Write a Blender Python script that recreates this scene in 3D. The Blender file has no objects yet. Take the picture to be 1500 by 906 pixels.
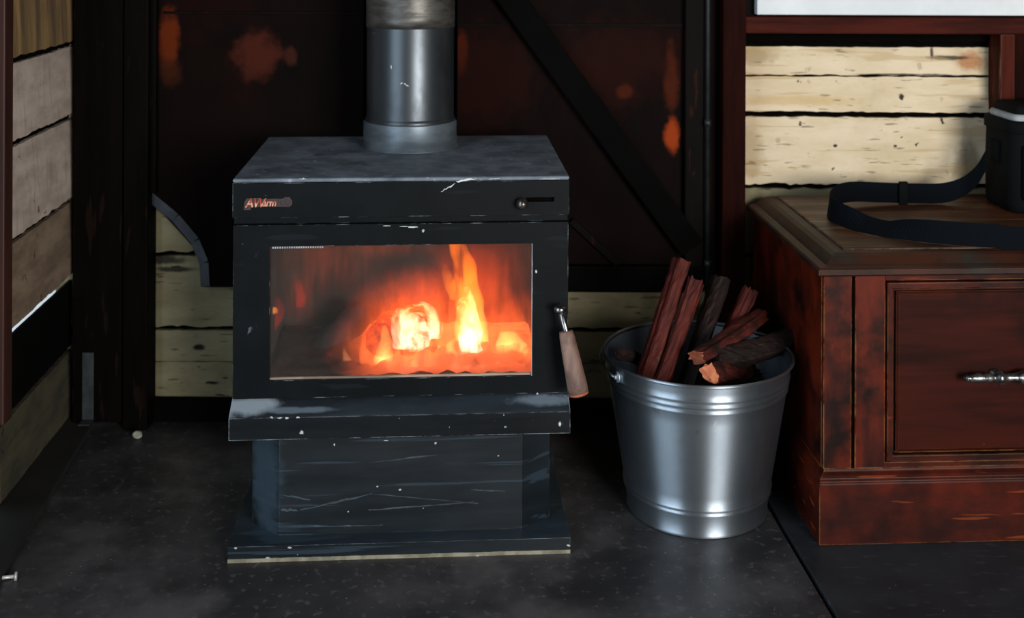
import bpy, bmesh, math, random
from mathutils import Vector, Matrix, noise as mnoise
random.seed(7)
S = bpy.context.scene
COL = S.collection
F, H, YH, ROLL = 1720.0, 1.136, -90.0, 0.004
R = math.radians

# ------------------------------------------------------------ survey: photo measurement -> world point at a known distance
def at(px, py, Y):
    dx, dy = px-750, py-YH
    u = dx*math.cos(ROLL)+dy*math.sin(ROLL); v = -dx*math.sin(ROLL)+dy*math.cos(ROLL)
    return Vector((u*Y/F, Y, H-v*Y/F))

def lin(c):
    if isinstance(c, str):
        c = [int(c[i:i+2], 16)/255 for i in (0, 2, 4)]
    return tuple((x/12.92 if x <= .04045 else ((x+.055)/1.055)**2.4) for x in c)+(1.0,)

# ------------------------------------------------------------ materials
class NT:
    def __init__(s, name):
        s.m = bpy.data.materials.new(name); s.m.use_nodes = True
        s.t = s.m.node_tree; s.t.nodes.clear()
        s.out = s.t.nodes.new('ShaderNodeOutputMaterial')
        s.co = s.n('ShaderNodeTexCoord').outputs['Object']
    def n(s, ty, **k):
        n = s.t.nodes.new(ty)
        for a, b in k.items(): setattr(n, a, b)
        return n
    def l(s, a, b): s.t.links.new(a, b)
    def put(s, sock, v):
        if hasattr(v, 'is_linked'): s.l(v, sock)
        else: sock.default_value = v
    def math(s, op, a, b=None, clamp=False):
        n = s.n('ShaderNodeMath', operation=op, use_clamp=clamp)
        s.put(n.inputs[0], a)
        if b is not None: s.put(n.inputs[1], b)
        return n.outputs[0]
    def mapr(s, v, a, b, c=0.0, d=1.0):
        n = s.n('ShaderNodeMapRange', interpolation_type='SMOOTHSTEP')
        s.put(n.inputs['Value'], v)
        n.inputs['From Min'].default_value = a; n.inputs['From Max'].default_value = b
        n.inputs['To Min'].default_value = c; n.inputs['To Max'].default_value = d
        return n.outputs[0]
    def noise(s, scale, sv=(1, 1, 1), detail=4, rough=.55, dist=0.0, off=(0, 0, 0)):
        mp = s.n('ShaderNodeMapping'); s.l(s.co, mp.inputs['Vector'])
        mp.inputs['Scale'].default_value = sv; mp.inputs['Location'].default_value = off
        n = s.n('ShaderNodeTexNoise'); s.l(mp.outputs[0], n.inputs['Vector'])
        n.inputs['Scale'].default_value = scale; n.inputs['Detail'].default_value = detail
        n.inputs['Roughness'].default_value = rough; n.inputs['Distortion'].default_value = dist
        return n.outputs['Fac']
    def mix(s, f, a, b):
        n = s.n('ShaderNodeMix', data_type='RGBA', blend_type='MIX')
        s.put(n.inputs[0], f); s.put(n.inputs[6], a); s.put(n.inputs[7], b)
        return n.outputs[2]
    def blob(s, c, r, seed=0, amp=.9, scale=25, soft=.45):
        """worn, stained or light-painted patch with its own ragged outline around point c"""
        sub = s.n('ShaderNodeVectorMath', operation='SUBTRACT'); s.l(s.co, sub.inputs[0]); sub.inputs[1].default_value = c
        mul = s.n('ShaderNodeVectorMath', operation='MULTIPLY'); s.l(sub.outputs[0], mul.inputs[0])
        mul.inputs[1].default_value = tuple(0 if q is None else 1/q for q in r)
        ln = s.n('ShaderNodeVectorMath', operation='LENGTH'); s.l(mul.outputs[0], ln.inputs[0])
        nz = s.noise(scale, detail=5, rough=.65, off=(seed, seed*.7, 0))
        d = s.math('ADD', ln.outputs['Value'], s.math('MULTIPLY', s.math('SUBTRACT', nz, .5), amp*2))
        return s.mapr(d, 1-soft, 1+soft, 1, 0)
    def edge(s, width, lo=.02, hi=.25):
        b = s.n('ShaderNodeBevel', samples=4); b.inputs['Radius'].default_value = width
        g = s.n('ShaderNodeNewGeometry')
        d = s.n('ShaderNodeVectorMath', operation='DOT_PRODUCT')
        s.l(b.outputs[0], d.inputs[0]); s.l(g.outputs['Normal'], d.inputs[1])
        return s.mapr(s.math('SUBTRACT', 1.0, d.outputs['Value']), lo, hi)

def mat(name, c1, c2=None, dustc=None, sc=8, sv=(1, 1, 1), lo=.35, hi=.65, rough=.5, rough2=None, metal=0.0, bump=.15, bdist=.002,
        blotch=None, specks=(), edge=None, blobs=(), spec=.5, detail=6, dist=0.0, aniso=0):
    s = NT(name); b = s.n('ShaderNodeBsdfPrincipled'); s.l(b.outputs[0], s.out.inputs[0])
    nz = s.noise(sc, sv, detail, .62, dist)
    f = s.mapr(nz, lo, hi)
    col = s.mix(f, lin(c1), lin(c2 or c1))
    rg = s.math('ADD', rough, s.math('MULTIPLY', f, (rough2 if rough2 is not None else rough)-rough))
    if blotch:
        c3, bs, bl, bh = blotch
        g = s.mapr(s.noise(bs, detail=5, rough=.6, off=(3, 1, 2)), bl, bh)
        col = s.mix(g, col, lin(c3))
    for (c, center, r, seed, k) in blobs:
        m = s.blob(center, r, seed)
        m = s.math('MULTIPLY', m, k)
        col = s.mix(m, col, lin(c))
    for i, (c, ssc, ssv, th, k) in enumerate(specks):
        g = s.mapr(s.noise(ssc, ssv, 3, .5, 0, (i*5+1, 2, 7)), th, th+.05)
        col = s.mix(s.math('MULTIPLY', g, k), col, lin(c))
        rg = s.math('MAXIMUM', rg, s.math('MULTIPLY', g, .6*k))
    if dustc:
        c, k, ns = dustc
        gn = s.n('ShaderNodeNewGeometry'); sp = s.n('ShaderNodeSeparateXYZ'); s.l(gn.outputs['Normal'], sp.inputs[0])
        g = s.math('MULTIPLY', s.math('MULTIPLY', s.mapr(sp.outputs['Z'], .2, .9), s.mapr(s.noise(ns, (.4, 1, 1), 5, .6), .35, .7, .25, 1)), k)
        col = s.mix(g, col, lin(c)); rg = s.math('MAXIMUM', rg, s.math('MULTIPLY', g, .7))
    if edge:
        c, w, k, nlo = edge
        e = s.edge(w)
        e = s.math('MULTIPLY', s.math('MULTIPLY', e, s.mapr(s.noise(22, detail=4, rough=.7, off=(9, 9, 9)), nlo, nlo+.2)), k)
        col = s.mix(e, col, lin(c))
    s.put(b.inputs['Base Color'], col); s.put(b.inputs['Roughness'], rg)
    b.inputs['Metallic'].default_value = metal; b.inputs['Specular IOR Level'].default_value = spec
    if bump:
        bp = s.n('ShaderNodeBump'); bp.inputs['Strength'].default_value = bump; bp.inputs['Distance'].default_value = bdist
        s.l(nz, bp.inputs['Height']); s.l(bp.outputs[0], b.inputs['Normal'])
    return s.m

def aniso(m_, amount, rot):
    nt = m_.node_tree; b = [n for n in nt.nodes if n.type == 'BSDF_PRINCIPLED'][0]
    tg = nt.nodes.new('ShaderNodeTangent'); tg.direction_type = 'RADIAL'; tg.axis = 'Z'
    nt.links.new(tg.outputs[0], b.inputs['Tangent']); b.inputs['Anisotropic'].default_value = amount; b.inputs['Anisotropic Rotation'].default_value = rot

# ------------------------------------------------------------ mesh builder
class MB:
    def __init__(s): s.v = []; s.f = []; s.mi = []; s.sm = []
    def add(s, vs, fs, mi=0, smooth=False):
        o = len(s.v); s.v += [tuple(v) for v in vs]
        for f in fs: s.f.append([i+o for i in f]); s.mi.append(mi); s.sm.append(smooth)
        return s
    def box(s, x0, x1, y0, y1, z0, z1, mi=0):
        vs = [(x, y, z) for x in (x0, x1) for y in (y0, y1) for z in (z0, z1)]
        return s.add(vs, [(0, 1, 3, 2), (4, 6, 7, 5), (0, 4, 5, 1), (2, 3, 7, 6), (0, 2, 6, 4), (1, 5, 7, 3)], mi)
    def prism(s, poly, a, b, axis='z', mi=0):
        """poly: list of 2-tuples; axis the extrusion axis"""
        def P(p, t): return {'z': (p[0], p[1], t), 'x': (t, p[0], p[1]), 'y': (p[0], t, p[1])}[axis]
        n = len(poly); vs = [P(p, a) for p in poly]+[P(p, b) for p in poly]
        fs = [(i, (i+1) % n, (i+1) % n+n, i+n) for i in range(n)]+[tuple(range(n))[::-1], tuple(range(n, 2*n))]
        return s.add(vs, fs, mi)
    def hole_plate(s, x0, x1, z0, z1, hx0, hx1, hz0, hz1, y0, y1, mi=0):
        o = [(x0, z0), (x1, z0), (x1, z1), (x0, z1)]; h = [(hx0, hz0), (hx1, hz0), (hx1, hz1), (hx0, hz1)]
        vs = [(p[0], y, p[1]) for y in (y0, y1) for p in o+h]
        fs = []
        for i in range(4):
            j = (i+1) % 4
            fs += [(i, j, 4+j, 4+i), (8+j, 8+i, 12+i, 12+j), (i, 8+i, 8+j, j), (4+j, 12+j, 12+i, 4+i)]
        return s.add(vs, fs, mi)
    def lathe(s, prof, c=(0, 0, 0), n=64, a0=0, a1=360, mi=0, smooth=True):
        full = abs(a1-a0) >= 360; m = n if full else n+1
        vs = []
        for r, z in prof:
            for i in range(m):
                a = R(a0+(a1-a0)*i/n); vs.append((c[0]+r*math.cos(a), c[1]+r*math.sin(a), c[2]+z))
        fs = []
        for k in range(len(prof)-1):
            for i in range(n):
                j = (i+1) % m
                fs.append((k*m+i, k*m+j, (k+1)*m+j, (k+1)*m+i))
        return s.add(vs, fs, mi, smooth)
    def tube(s, pts, rad, n=12, mi=0, caps=True, smooth=True):
        pts = [Vector(p) for p in pts]
        if not hasattr(rad, '__len__'): rad = [rad]*len(pts)
        vs = []; up = None
        for i, p in enumerate(pts):
            t = (pts[min(i+1, len(pts)-1)]-pts[max(i-1, 0)]).normalized()
            if up is None: up = t.orthogonal().normalized()
            else: up = (up-t*up.dot(t)).normalized()
            w = t.cross(up)
            for k in range(n):
                a = 2*math.pi*k/n; vs.append(p+(up*math.cos(a)+w*math.sin(a))*rad[i])
        fs = [(i*n+k, i*n+(k+1) % n, (i+1)*n+(k+1) % n, (i+1)*n+k) for i in range(len(pts)-1) for k in range(n)]
        if caps: fs += [tuple(range(n))[::-1], tuple(range((len(pts)-1)*n, len(pts)*n))]
        return s.add(vs, fs, mi, smooth)
    def rings(s, x0, x1, y0, y1, prof, back=True, mi=0, cap_bottom=True):
        """mitred moulding: rectangle offset outwards by o at height z (the back side stays flush)"""
        vs = []
        for o, z in prof: vs += [(x0-o, y0-o, z), (x1+o, y0-o, z), (x1+o, y1, z), (x0-o, y1, z)]
        n = len(prof)
        fs = [(k*4+i, k*4+(i+1) % 4, (k+1)*4+(i+1) % 4, (k+1)*4+i) for k in range(n-1) for i in range(4)]
        fs += [(n*4-4, n*4-3, n*4-2, n*4-1)]
        if cap_bottom: fs += [(3, 2, 1, 0)]
        return s.add(vs, fs, mi)
    def board(s, x0, x1, z0, z1, y, th=.012, jit=.002, tilt=.006, seg=None, seed=0, mi=0, taper=(0, 0)):
        """weatherboard facing -y, chipped along both edges, lower edge standing a little forward"""
        n = seg or max(8, int((x1-x0)/.012)); vs = []
        for i in range(n+1):
            t = i/n; x = x0+(x1-x0)*t
            e0 = mnoise.noise(Vector((x*28, seed*3.1, 0)))*jit*1.4+mnoise.noise(Vector((x*90, seed*3.1, 4)))*jit
            e1 = mnoise.noise(Vector((x*28, seed*3.1, 9)))*jit*1.0+mnoise.noise(Vector((x*90, seed, 14)))*jit*.7
            zz0 = z0+e0+taper[0]*t; zz1 = z1+e1+taper[1]*t
            w = mnoise.noise(Vector((x*5, seed, 2)))*.0015
            for q in range(5):
                f = q/4; bulge = .0012*math.sin(f*math.pi)
                vs.append((x, y-tilt*(1-f)-bulge+w, zz0+(zz1-zz0)*f))
            vs += [(x, y+th, zz1), (x, y+th-tilt, zz0)]
        fs = []
        for i in range(n):
            for q in range(7): fs.append((i*7+q, (i+1)*7+q, (i+1)*7+(q+1) % 7, i*7+(q+1) % 7))
        fs += [tuple(range(7)), tuple(range(n*7, n*7+7))[::-1]]
        return s.add(vs, fs, mi)
    def flake(s, pts, y, mi=1):
        """chip of lost paint lying in a front face (x, z points)"""
        return s.prism([(p[0], p[1]) for p in pts], y-.0004, y+.0004, 'y', mi)
    def build(s, name, mats, parent=None, bevel=0, seg=2, ang=30, sub=0):
        me = bpy.data.meshes.new(name); me.from_pydata(s.v, [], s.f)
        for m in (mats if isinstance(mats, (list, tuple)) else [mats]): me.materials.append(m)
        for p, a, b in zip(me.polygons, s.mi, s.sm): p.material_index = a; p.use_smooth = b
        bm = bmesh.new(); bm.from_mesh(me); bmesh.ops.recalc_face_normals(bm, faces=bm.faces); bm.to_mesh(me); bm.free()
        o = bpy.data.objects.new(name, me); COL.objects.link(o)
        if parent: o.parent = parent
        if bevel:
            md = o.modifiers.new('bevel', 'BEVEL'); md.width = bevel; md.segments = seg; md.limit_method = 'ANGLE'; md.angle_limit = R(ang)
        if sub:
            md = o.modifiers.new('sub', 'SUBSURF'); md.levels = md.render_levels = sub
        return o

def tag(o, label, cat, group=None, kind=None):
    o['label'] = label; o['category'] = cat
    if group: o['group'] = group
    if kind: o['kind'] = kind
    return o
def thing(name, label, cat, loc, rz=0, group=None):
    o = bpy.data.objects.new(name, None); COL.objects.link(o)
    o.location = loc; o.rotation_euler = (0, 0, rz); o.empty_display_size = .05
    return tag(o, label, cat, group)
def struct(o, label, cat):
    return tag(o, label, cat, kind='structure')

# ------------------------------------------------------------ palette
cream = mat('cream_paint', 'e4d2b4', 'd6c3a0', sc=6, sv=(1, 1, 3), rough=.75, bump=.5, bdist=.0015,
            blotch=('a8946e', 3, .55, .8),
            specks=(('2a1c12', 34, (1, 1, 1), .70, 1), ('b89a68', 9, (.35, 1, 5), .56, .45), ('55442e', 60, (.25, 1, 2), .64, .6), ('8a7450', 22, (1, 1, 1), .66, .4)),
            blobs=(('9c8458', (.57, 0, .86), (.05, None, .02), 11, .6), ('a48c60', (.56, 0, .64), (.035, None, .06), 12, .55), ('c9a262', (.66, 0, .755), (.14, None, .012), 13, .5), ('241a10', (.93, 0, .818), (.10, None, .0022), 14, .9), ('241a10', (.995, 0, .868), (.004, None, .014), 15, .9), ('a8662c', (1.09, 0, .85), (.035, None, .022), 1, .8), ('6b5a40', (1.08, 0, .60), (.03, None, .06), 2, .6),
                   ('20160f', (1.035, 0, .858), (.05, None, .005), 4, .9),
                   ('20160f', (.766, 0, .649), (.004, None, .003), 5, 1), ('20160f', (.908, 0, .649), (.005, None, .003), 6, 1),
                   ('1c150f', (-.83, 0, .365), (.06, None, .012), 7, .9), ('1c150f', (-.735, 0, .175), (.012, None, .006), 8, 1)))
cream_left = mat('weathered_boards', 'c8b9ae', 'a99b90', sc=7, sv=(1, 1, 3), rough=.8, bump=.6, bdist=.0015,
                 blotch=('86766a', 3.2, .5, .75),
                 specks=(('2a1c12', 40, (1, 1, 1), .70, .8), ('8f7350', 30, (3, 1, .3), .58, .3)))
blackwood = mat('near_black_board', '070605', '0a0808', sc=8, rough=.9, bump=.3, spec=.05)
dark = mat('dark_backing', '050403', '080605', sc=8, rough=.95, bump=.2, spec=.05)
post = mat('dark_brown_post', '0b0706', '060504', sc=7, sv=(4, 4, .5), rough=.6, bump=.4,
           specks=(('1f1410', 18, (3, 3, .4), .62, .6),), spec=.04)
redpost = mat('red_brown_timber', '280c08', '180705', sc=7, sv=(5, 5, .5), rough=.65, bump=.35, edge=('4a2a20', .004, .5, .45), spec=.03,
              specks=(('8a7a6c', 60, (1, 1, 1), .76, .7),))
redrail = mat('red_brown_rail', '471810', '2e0f0a', sc=7, sv=(.6, 4, 5), rough=.6, bump=.3, edge=('6c4030', .004, .6, .4), spec=.05,
              specks=(('b0a090', 70, (1, 1, 1), .76, .7),))
white = mat('white_paint', 'd4dadd', 'c4ccd0', sc=5, rough=.45, bump=.05)
panelm = mat('rust_brown_panel', '110908', '0b0706', sc=5, sv=(2, 1, 1), lo=.4, hi=.7, rough=.7, bump=.3, bdist=.001, spec=.04,
             blotch=('1a0907', 3.4, .5, .72),
             blobs=(('6a2a10', at(246, 55, 2.74), (.022, None, .06), 1, .75), ('44200f', at(248, 105, 2.74), (.024, None, .03), 2, .6),
                    ('4c2218', at(376, 82, 2.74), (.05, None, .05), 3, .75), ('45231a', at(425, 80, 2.74), (.014, None, .02), 4, .6),
                    ('50200f', at(984, 120, 2.74), (.016, None, .07), 5, .7), ('9a3c16', at(984, 200, 2.74), (.015, None, .035), 6, .9),
                    ('5a2612', at(915, 134, 2.74), (.02, None, .015), 7, .7), ('5a2210', at(676, 75, 2.74), (.014, None, .05), 8, .6),
                    ('2a100b', at(720, 110, 2.74), (.10, None, .10), 9, .5), ('2a100b', at(900, 90, 2.74), (.12, None, .09), 10, .5)))
framem = mat('dark_frame_timber', '0d0807', '080605', sc=6, sv=(3, 3, .6), rough=.65, bump=.35, spec=.06, edge=('2c160e', .004, .6, .4),
             specks=(('30150c', 20, (3, 3, .6), .64, .6),))
bracem = mat('black_brace_timber', '050505', '070707', sc=7, rough=.8, bump=.3, spec=.04, edge=('48200f', .003, .9, .35))
bluemetal = mat('blue_grey_metal', '4d545e', '363b44', sc=14, rough=.5, metal=.3, bump=.2)
steel_dark = mat('dark_conduit_metal', '2c3436', '22282a', sc=20, rough=.45, metal=.5)
slate = mat('hearth_slate', '2a292b', '3b393b', sc=6, lo=.35, hi=.7, rough=.36, rough2=.55, bump=.4, bdist=.001, spec=.4,
            blotch=('514e4f', 4.2, .46, .70),
            specks=(('9a9898', 130, (1, 1, 1), .70, .8), ('595759', 60, (1, 1, 1), .60, .5), ('0d0d0f', 26, (1, 1, 1), .72, .9),
                    ('5a585a', 9, (.35, 2.5, 1), .72, .3)))
slate2 = mat('floor_slate', '1f2226', '2a2d32', sc=5, rough=.42, rough2=.58, bump=.25, bdist=.001, spec=.45,
             specks=(('8d9196', 130, (1, 1, 1), .72, .7), ('4a4d52', 50, (.5, 2, 1), .62, .4)))
concrete = mat('pale_concrete', '8e9290', '7a7e7d', sc=12, rough=.8)
plain = mat('room_timber', '3a322b', '2b2520', sc=5, rough=.8)
SC_ = 'b8c4cc'
stove = mat('stove_black_enamel', '090d0f', '0c1013', sc=9, rough=.42, rough2=.52, bump=.10, bdist=.0006, spec=.10,
            edge=(SC_, .0022, .8, .50),
            specks=(('5c6870', 40, (1, 1, 1), .73, .6), ('1f262b', 14, (.35, 1, 2.5), .64, .3)))
stove_top = mat('stove_top_plate', '747d88', '59626c', sc=16, lo=.35, hi=.62, rough=.55, bump=.25, bdist=.0008, spec=.5,  # bluish sheen from overhead light is put into this paler top colour
                edge=('a9b2ba', .003, .6, .52), blotch=('3f4750', 9, .50, .72), specks=(('9aa6b4', 60, (1, 1, 1), .66, .6),))
stove_ped = mat('stove_pedestal_enamel', '0f161b', '141c22', sc=7, sv=(.5, 1, 3), rough=.34, rough2=.42, bump=.1, bdist=.0006, spec=.45,
                edge=('aab6be', .002, .8, .45),
                dustc=('3c4b57', .5, 9), blobs=(('33424e', (-.2535, .0205, .13), (.03, .04, .11), 2, .8),),  # blob paints the side daylight onto the left chamfer
                specks=(('33424e', 18, (.14, 1, 4), .60, .5), ('9aa6ac', 60, (1, 1, 1), .76, .9)))
stove_lip = mat('stove_ledge_enamel', '0d1114', '12161a', sc=7, sv=(.4, 1, 3), rough=.3, rough2=.45, bump=.12, bdist=.0008, spec=.18,
                edge=('b9c4cc', .003, .75, .42),
                dustc=('4a5560', .3, 9), blobs=(('98a4ae', (-.285, -.018, .276), (.055, .03, .012), 3, .85), ('7c8a96', (.262, -.018, .276), (.05, .03, .006), 5, .7), ('6c7a86', (-.19, -.03, .270), (.06, .03, .003), 6, .6)),
                specks=(('c4ccd0', 60, (1, 1, 1), .74, .9),))
chip = mat('bare_metal_chip', 'c6cbcc', 'a9afb1', sc=40, rough=.5, metal=.3)
dust = mat('ash_dust', '8f8a76', '6c6858', sc=30, rough=.95)
flue_m = mat('flue_pipe_steel', '4b5156', '33383c', sc=10, sv=(1, 1, .5), rough=.33, rough2=.45, metal=.75, bump=.2, bdist=.001,
             specks=(('8a9196', 34, (1, 1, 1), .70, .4),))
flue_up = mat('flue_sleeve_steel', '6a6864', '4a4845', sc=18, sv=(1, 1, 4), rough=.45, metal=.7, bump=.5, bdist=.0015)
collar_m = mat('flue_collar_steel', '6d7982', '56616a', sc=12, sv=(1, 1, 3), rough=.42, metal=.55, bump=.15)
shield_m = mat('flue_shield_black', '0e0f11', '15171a', sc=10, rough=.4, metal=.3)
chrome = mat('worn_steel', '9a9a9c', '6c6a6c', sc=50, rough=.28, metal=1.0, bump=.2)
knobm = mat('knob_metal', '6a6460', '4a4644', sc=60, rough=.28, metal=.9)
gripm = mat('grip_wood', '8c6f62', '6b5148', sc=9, sv=(4, 4, .6), rough=.6, bump=.3, blotch=('4e3a34', 16, .5, .72),
            specks=(('2a1c18', 45, (1, 1, 1), .70, .8),))
gripend = mat('firelit_grip_end_wood', 'b4643e', '8a4428', sc=20, rough=.6)  # reddish firelight on the grip's lower end is put into its colour
badge_m = mat('badge_red', 'c8694e', 'e0a080', sc=90, rough=.5, metal=.2, blotch=('8a3428', 30, .5, .6))
badge_d = mat('badge_worn', '4a3438', '2c2428', sc=90, rough=.5, metal=.2)
baffle_m = mat('baffle_plate_steel', '6c6e5e', '50524a', sc=9, rough=.8)
brick = mat('fire_brick', '252622', '171815', sc=14, rough=.9, bump=.4)
gal = mat('galvanised_steel', 'b0bac4', '8e99a4', sc=7, sv=(1, 1, .6), lo=.3, hi=.7, rough=.36, rough2=.44, metal=.94, bump=.05, bdist=.001,
          specks=(('d0d6da', 60, (1, 1, 1), .72, .3), ('6c747a', 30, (1, 1, 1), .68, .3)))
wood_c = mat('cabinet_mahogany', '521a0d', '250b07', sc=6, sv=(1.2, 1.2, 2.5), lo=.3, hi=.7, rough=.38, rough2=.5, bump=.15, bdist=.0006, spec=.14,
             blotch=('1a0806', 7, .42, .72), edge=('c08a50', .0035, .95, .36),
             specks=(('e8dccb', 60, (1, 1, 1), .765, .8), ('a04a20', 14, (.4, 1, 5), .62, .35)))
wood_v = mat('cabinet_mahogany_upright', '64200e', '2c0c07', sc=6, sv=(3, 1.5, .7), lo=.3, hi=.7, rough=.38, rough2=.5, bump=.15, bdist=.0006, spec=.14,
             blotch=('140705', 9, .44, .70), edge=('d89a5c', .0045, 1.0, .37),
             specks=(('e8dccb', 60, (1, 1, 1), .765, .8),))
wood_t = mat('cabinet_top_wood', '5c3520', '331c12', sc=6, sv=(.6, 4, 3), lo=.3, hi=.68, rough=.42, rough2=.55, bump=.3, bdist=.001, spec=.25,
             blotch=('2b211c', 6, .52, .7), edge=('8a7a66', .004, .7, .4), specks=(('9a7650', 11, (.25, 6, 3), .58, .55),))
wood_m = mat('cabinet_moulding_wood', '3e2116', '261510', sc=9, sv=(1, 1, 2), rough=.5, bump=.4, bdist=.001, spec=.2,
             blotch=('2e2a26', 7, .48, .66), edge=('8a6a4a', .0025, .7, .46))
pewter = mat('pewter_handle', '9a9d9e', '4c4c4c', sc=60, lo=.4, hi=.6, rough=.3, metal=.9, bump=.5)
bag_m = mat('black_nylon', '07090b', '0a0d10', sc=200, rough=.85, bump=.4, bdist=.0004, spec=.12)
strap_m = mat('strap_webbing', '05090f', '080d13', sc=260, sv=(1, 1, 3), rough=.9, bump=.6, bdist=.0005, spec=.1)
bag_g = mat('grey_lining', 'a8adb0', '8c9194', sc=30, rough=.7)
aniso(gal, .9, 0.25)
def firewood(name, a, b, c, k=.35):
    return mat(name, a, b, sc=9, sv=(5, 5, .7), lo=.3, hi=.7, rough=.75, bump=.9, bdist=.003, spec=.3, blotch=(c, 14, .5, .7), specks=(('8a5a40', 22, (5, 5, .5), .66, k),))
fw_red = firewood('red_firewood', '62231a', '3a130e', '200c09')
fw_dark = firewood('dark_firewood', '22100d', '150b09', '0e0807', .15)
fw_end = mat('fresh_cut_wood', 'a05a3c', '7c3c28', sc=60, rough=.7, bump=.6, specks=(('40201a', 60, (1, 1, 1), .66, .8),))

# ------------------------------------------------------------ the setting
YB = 2.78
def bx(name, m, *a, bevel=0):
    return MB().box(*a).build(name, m, bevel=bevel)
# hearth slab (left) and floor (right) meet at a receding seam
p1, p2 = at(1224, 906, 1.965), at(1137, 757, 2.305)
d = (p2-p1).normalized(); q1 = p1-d*.0; q2 = p1+d*((YB+.1-p1.y)/d.y)
sx = lambda Y: p1.x+(Y-p1.y)*d.x/d.y
hs = MB().prism([(-1.10, 1.945), (sx(1.96)-.004, 1.962), (sx(2.95)-.004, 2.95), (-1.10, 2.95)], -.04, 0).build('floor', slate, bevel=.002)
struct(hs, 'dark dusty slate hearth slab the stove and the bucket stand on', 'floor')
f2 = MB().prism([(sx(1.962)+.004, 1.962), (3.3, 1.974), (3.3, 2.95), (sx(2.95)+.004, 2.95)], -.04, 0).build('floor', slate2, bevel=.003)
struct(f2, 'blue-grey slate floor slab under the wooden cabinet', 'floor')
f3 = bx('floor', concrete, -1.10, 3.3, 1.88, 1.99, -.05, -.040001); struct(f3, 'pale concrete floor strip along the front of the slabs', 'floor')
f3.data.transform(Matrix.Identity(4))
f5 = bx('floor', mat('pale_floor_boards', '9a948a', '7c766e', sc=5, sv=(.5, 4, 1), rough=.6), -1.10, 3.3, -2.6, 1.878, -.05, -.006); struct(f5, 'timber floor boards in front of the concrete edge', 'floor')
f4 = bx('floor', dark, -1.12, 3.3, -2.7, 2.95, -.12, -.052); struct(f4, 'dark ground below the slabs', 'floor')

# back wall: weatherboards over a dark backing
m = MB(); edges = [.045, .215, .392, .557, .727, .893, 1.06, 1.23, 1.40, 1.57, 1.74, 1.91, 2.08, 2.25, 2.42]
for i, (a, b) in enumerate(zip(edges, edges[1:])):
    g = .011
    if i == 4:      # split board: a long crack opens towards its right-hand end
        m.board(-1.075, 1.6, a+.003, .8135, YB, seed=i, jit=.002, tilt=.007, taper=(0, -.003))
        m.board(-1.075, 1.6, .8150, b-g, YB+.0015, seed=i+30, jit=.0018, tilt=.003, taper=(.002, 0))
    elif i == 0:
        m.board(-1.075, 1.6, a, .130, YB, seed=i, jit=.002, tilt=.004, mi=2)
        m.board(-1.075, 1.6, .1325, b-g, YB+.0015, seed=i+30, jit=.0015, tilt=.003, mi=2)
    else:
        m.board(-1.075, 1.6, a+.002, b-g, YB, seed=i, jit=.0038, tilt=.007, mi=2 if i < 3 else 1 if i == 5 else 0)  # low boards take the shaded tone; dark board stands in for shade under the rail
m.box(-1.075, 3.3, YB+.014, YB+.10, -.05, 2.45, 1)
m.box(1.6, 3.3, YB, YB+.014, 0, 2.42, 1)
cream_shaded = mat('grimy_shaded_cream_paint', '9a9374', '857d5f', sc=6, sv=(1, 1, 3), rough=.8, bump=.6, bdist=.0015, blotch=('5f573f', 6, .5, .75),  # cream toned down for the shade behind the stove, with grime and cracks
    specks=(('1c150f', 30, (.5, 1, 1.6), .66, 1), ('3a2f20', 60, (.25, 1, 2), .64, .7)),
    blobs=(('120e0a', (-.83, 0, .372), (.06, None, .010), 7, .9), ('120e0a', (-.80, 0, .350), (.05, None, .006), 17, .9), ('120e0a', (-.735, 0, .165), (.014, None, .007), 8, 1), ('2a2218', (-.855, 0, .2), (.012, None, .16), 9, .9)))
struct(m.build('wall_back', [cream, dark, cream_shaded]), 'cream painted weatherboard wall behind the stove and cabinet', 'wall')
bb = bx('baseboard_back', mat('charred_baseboard', '070606', '0a0908', sc=8, rough=.9, spec=.05), -1.02, .56, YB-.03, YB-.008, 0, .052, bevel=.003)
struct(bb, 'blackened timber baseboard along the back wall', 'baseboard')

# left wall (runs away from the camera), local x along the wall, facing local -y
WL = Matrix.Translation((at(108, 300, YB).x, YB, 0)) @ Matrix.Rotation(R(93.5), 4, 'Z')
m = MB()
lz = [(.724, .878), (.528, .708), (.348, .512)]
for i, (a, b) in enumerate([(.893, 1.05), (1.065, 1.23), (1.245, 1.41), (1.425, 1.6)]+lz):
    m.board(-.46, .05, a, b, 0, th=.010, seed=50+i, jit=.0022, tilt=.008, mi=3 if i == 0 else 4 if i == 6 else 0)
m.board(-.46, .05, .012, .160, .004, th=.010, seed=77, jit=.002, tilt=.004, mi=2)
m.board(-.46, .05, .172, .325, .003, th=.006, seed=78, jit=.001, tilt=.0, mi=1)  # near-black board between the open gap and the low board
m.box(-.46, .05, .015, .02, 0, .29, 1); m.box(-.46, .05, .012, .03, .37, 1.62, 1)
wl = m.build('wall_left', [cream_left, blackwood, mat('shaded_low_board', '47432f', '2f2c20', sc=7, sv=(1, 1, 3), rough=.85, bump=.5, specks=(('1c160f', 26, (1, 1, 1), .66, .9),)),  # low board's colour darkened for the dim light there, plus dirt specks
    mat('golden_brown_board', '9a7c4e', '5c4a36', sc=5, sv=(4, 1, .5), rough=.8, bump=.5), mat('brown_weathered_board', '8c7864', '6a5848', sc=6, sv=(1, 1, 3), rough=.85, bump=.5, specks=(('2a1c12', 34, (1, 1, 1), .68, .8),))]); wl.matrix_world = WL
struct(wl, 'weathered side wall of horizontal boards with daylight showing through one gap', 'wall')
# the rest of the room around the camera, with two large openings for daylight
m = MB(); Y0 = -2.6
wx = -1.09
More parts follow.
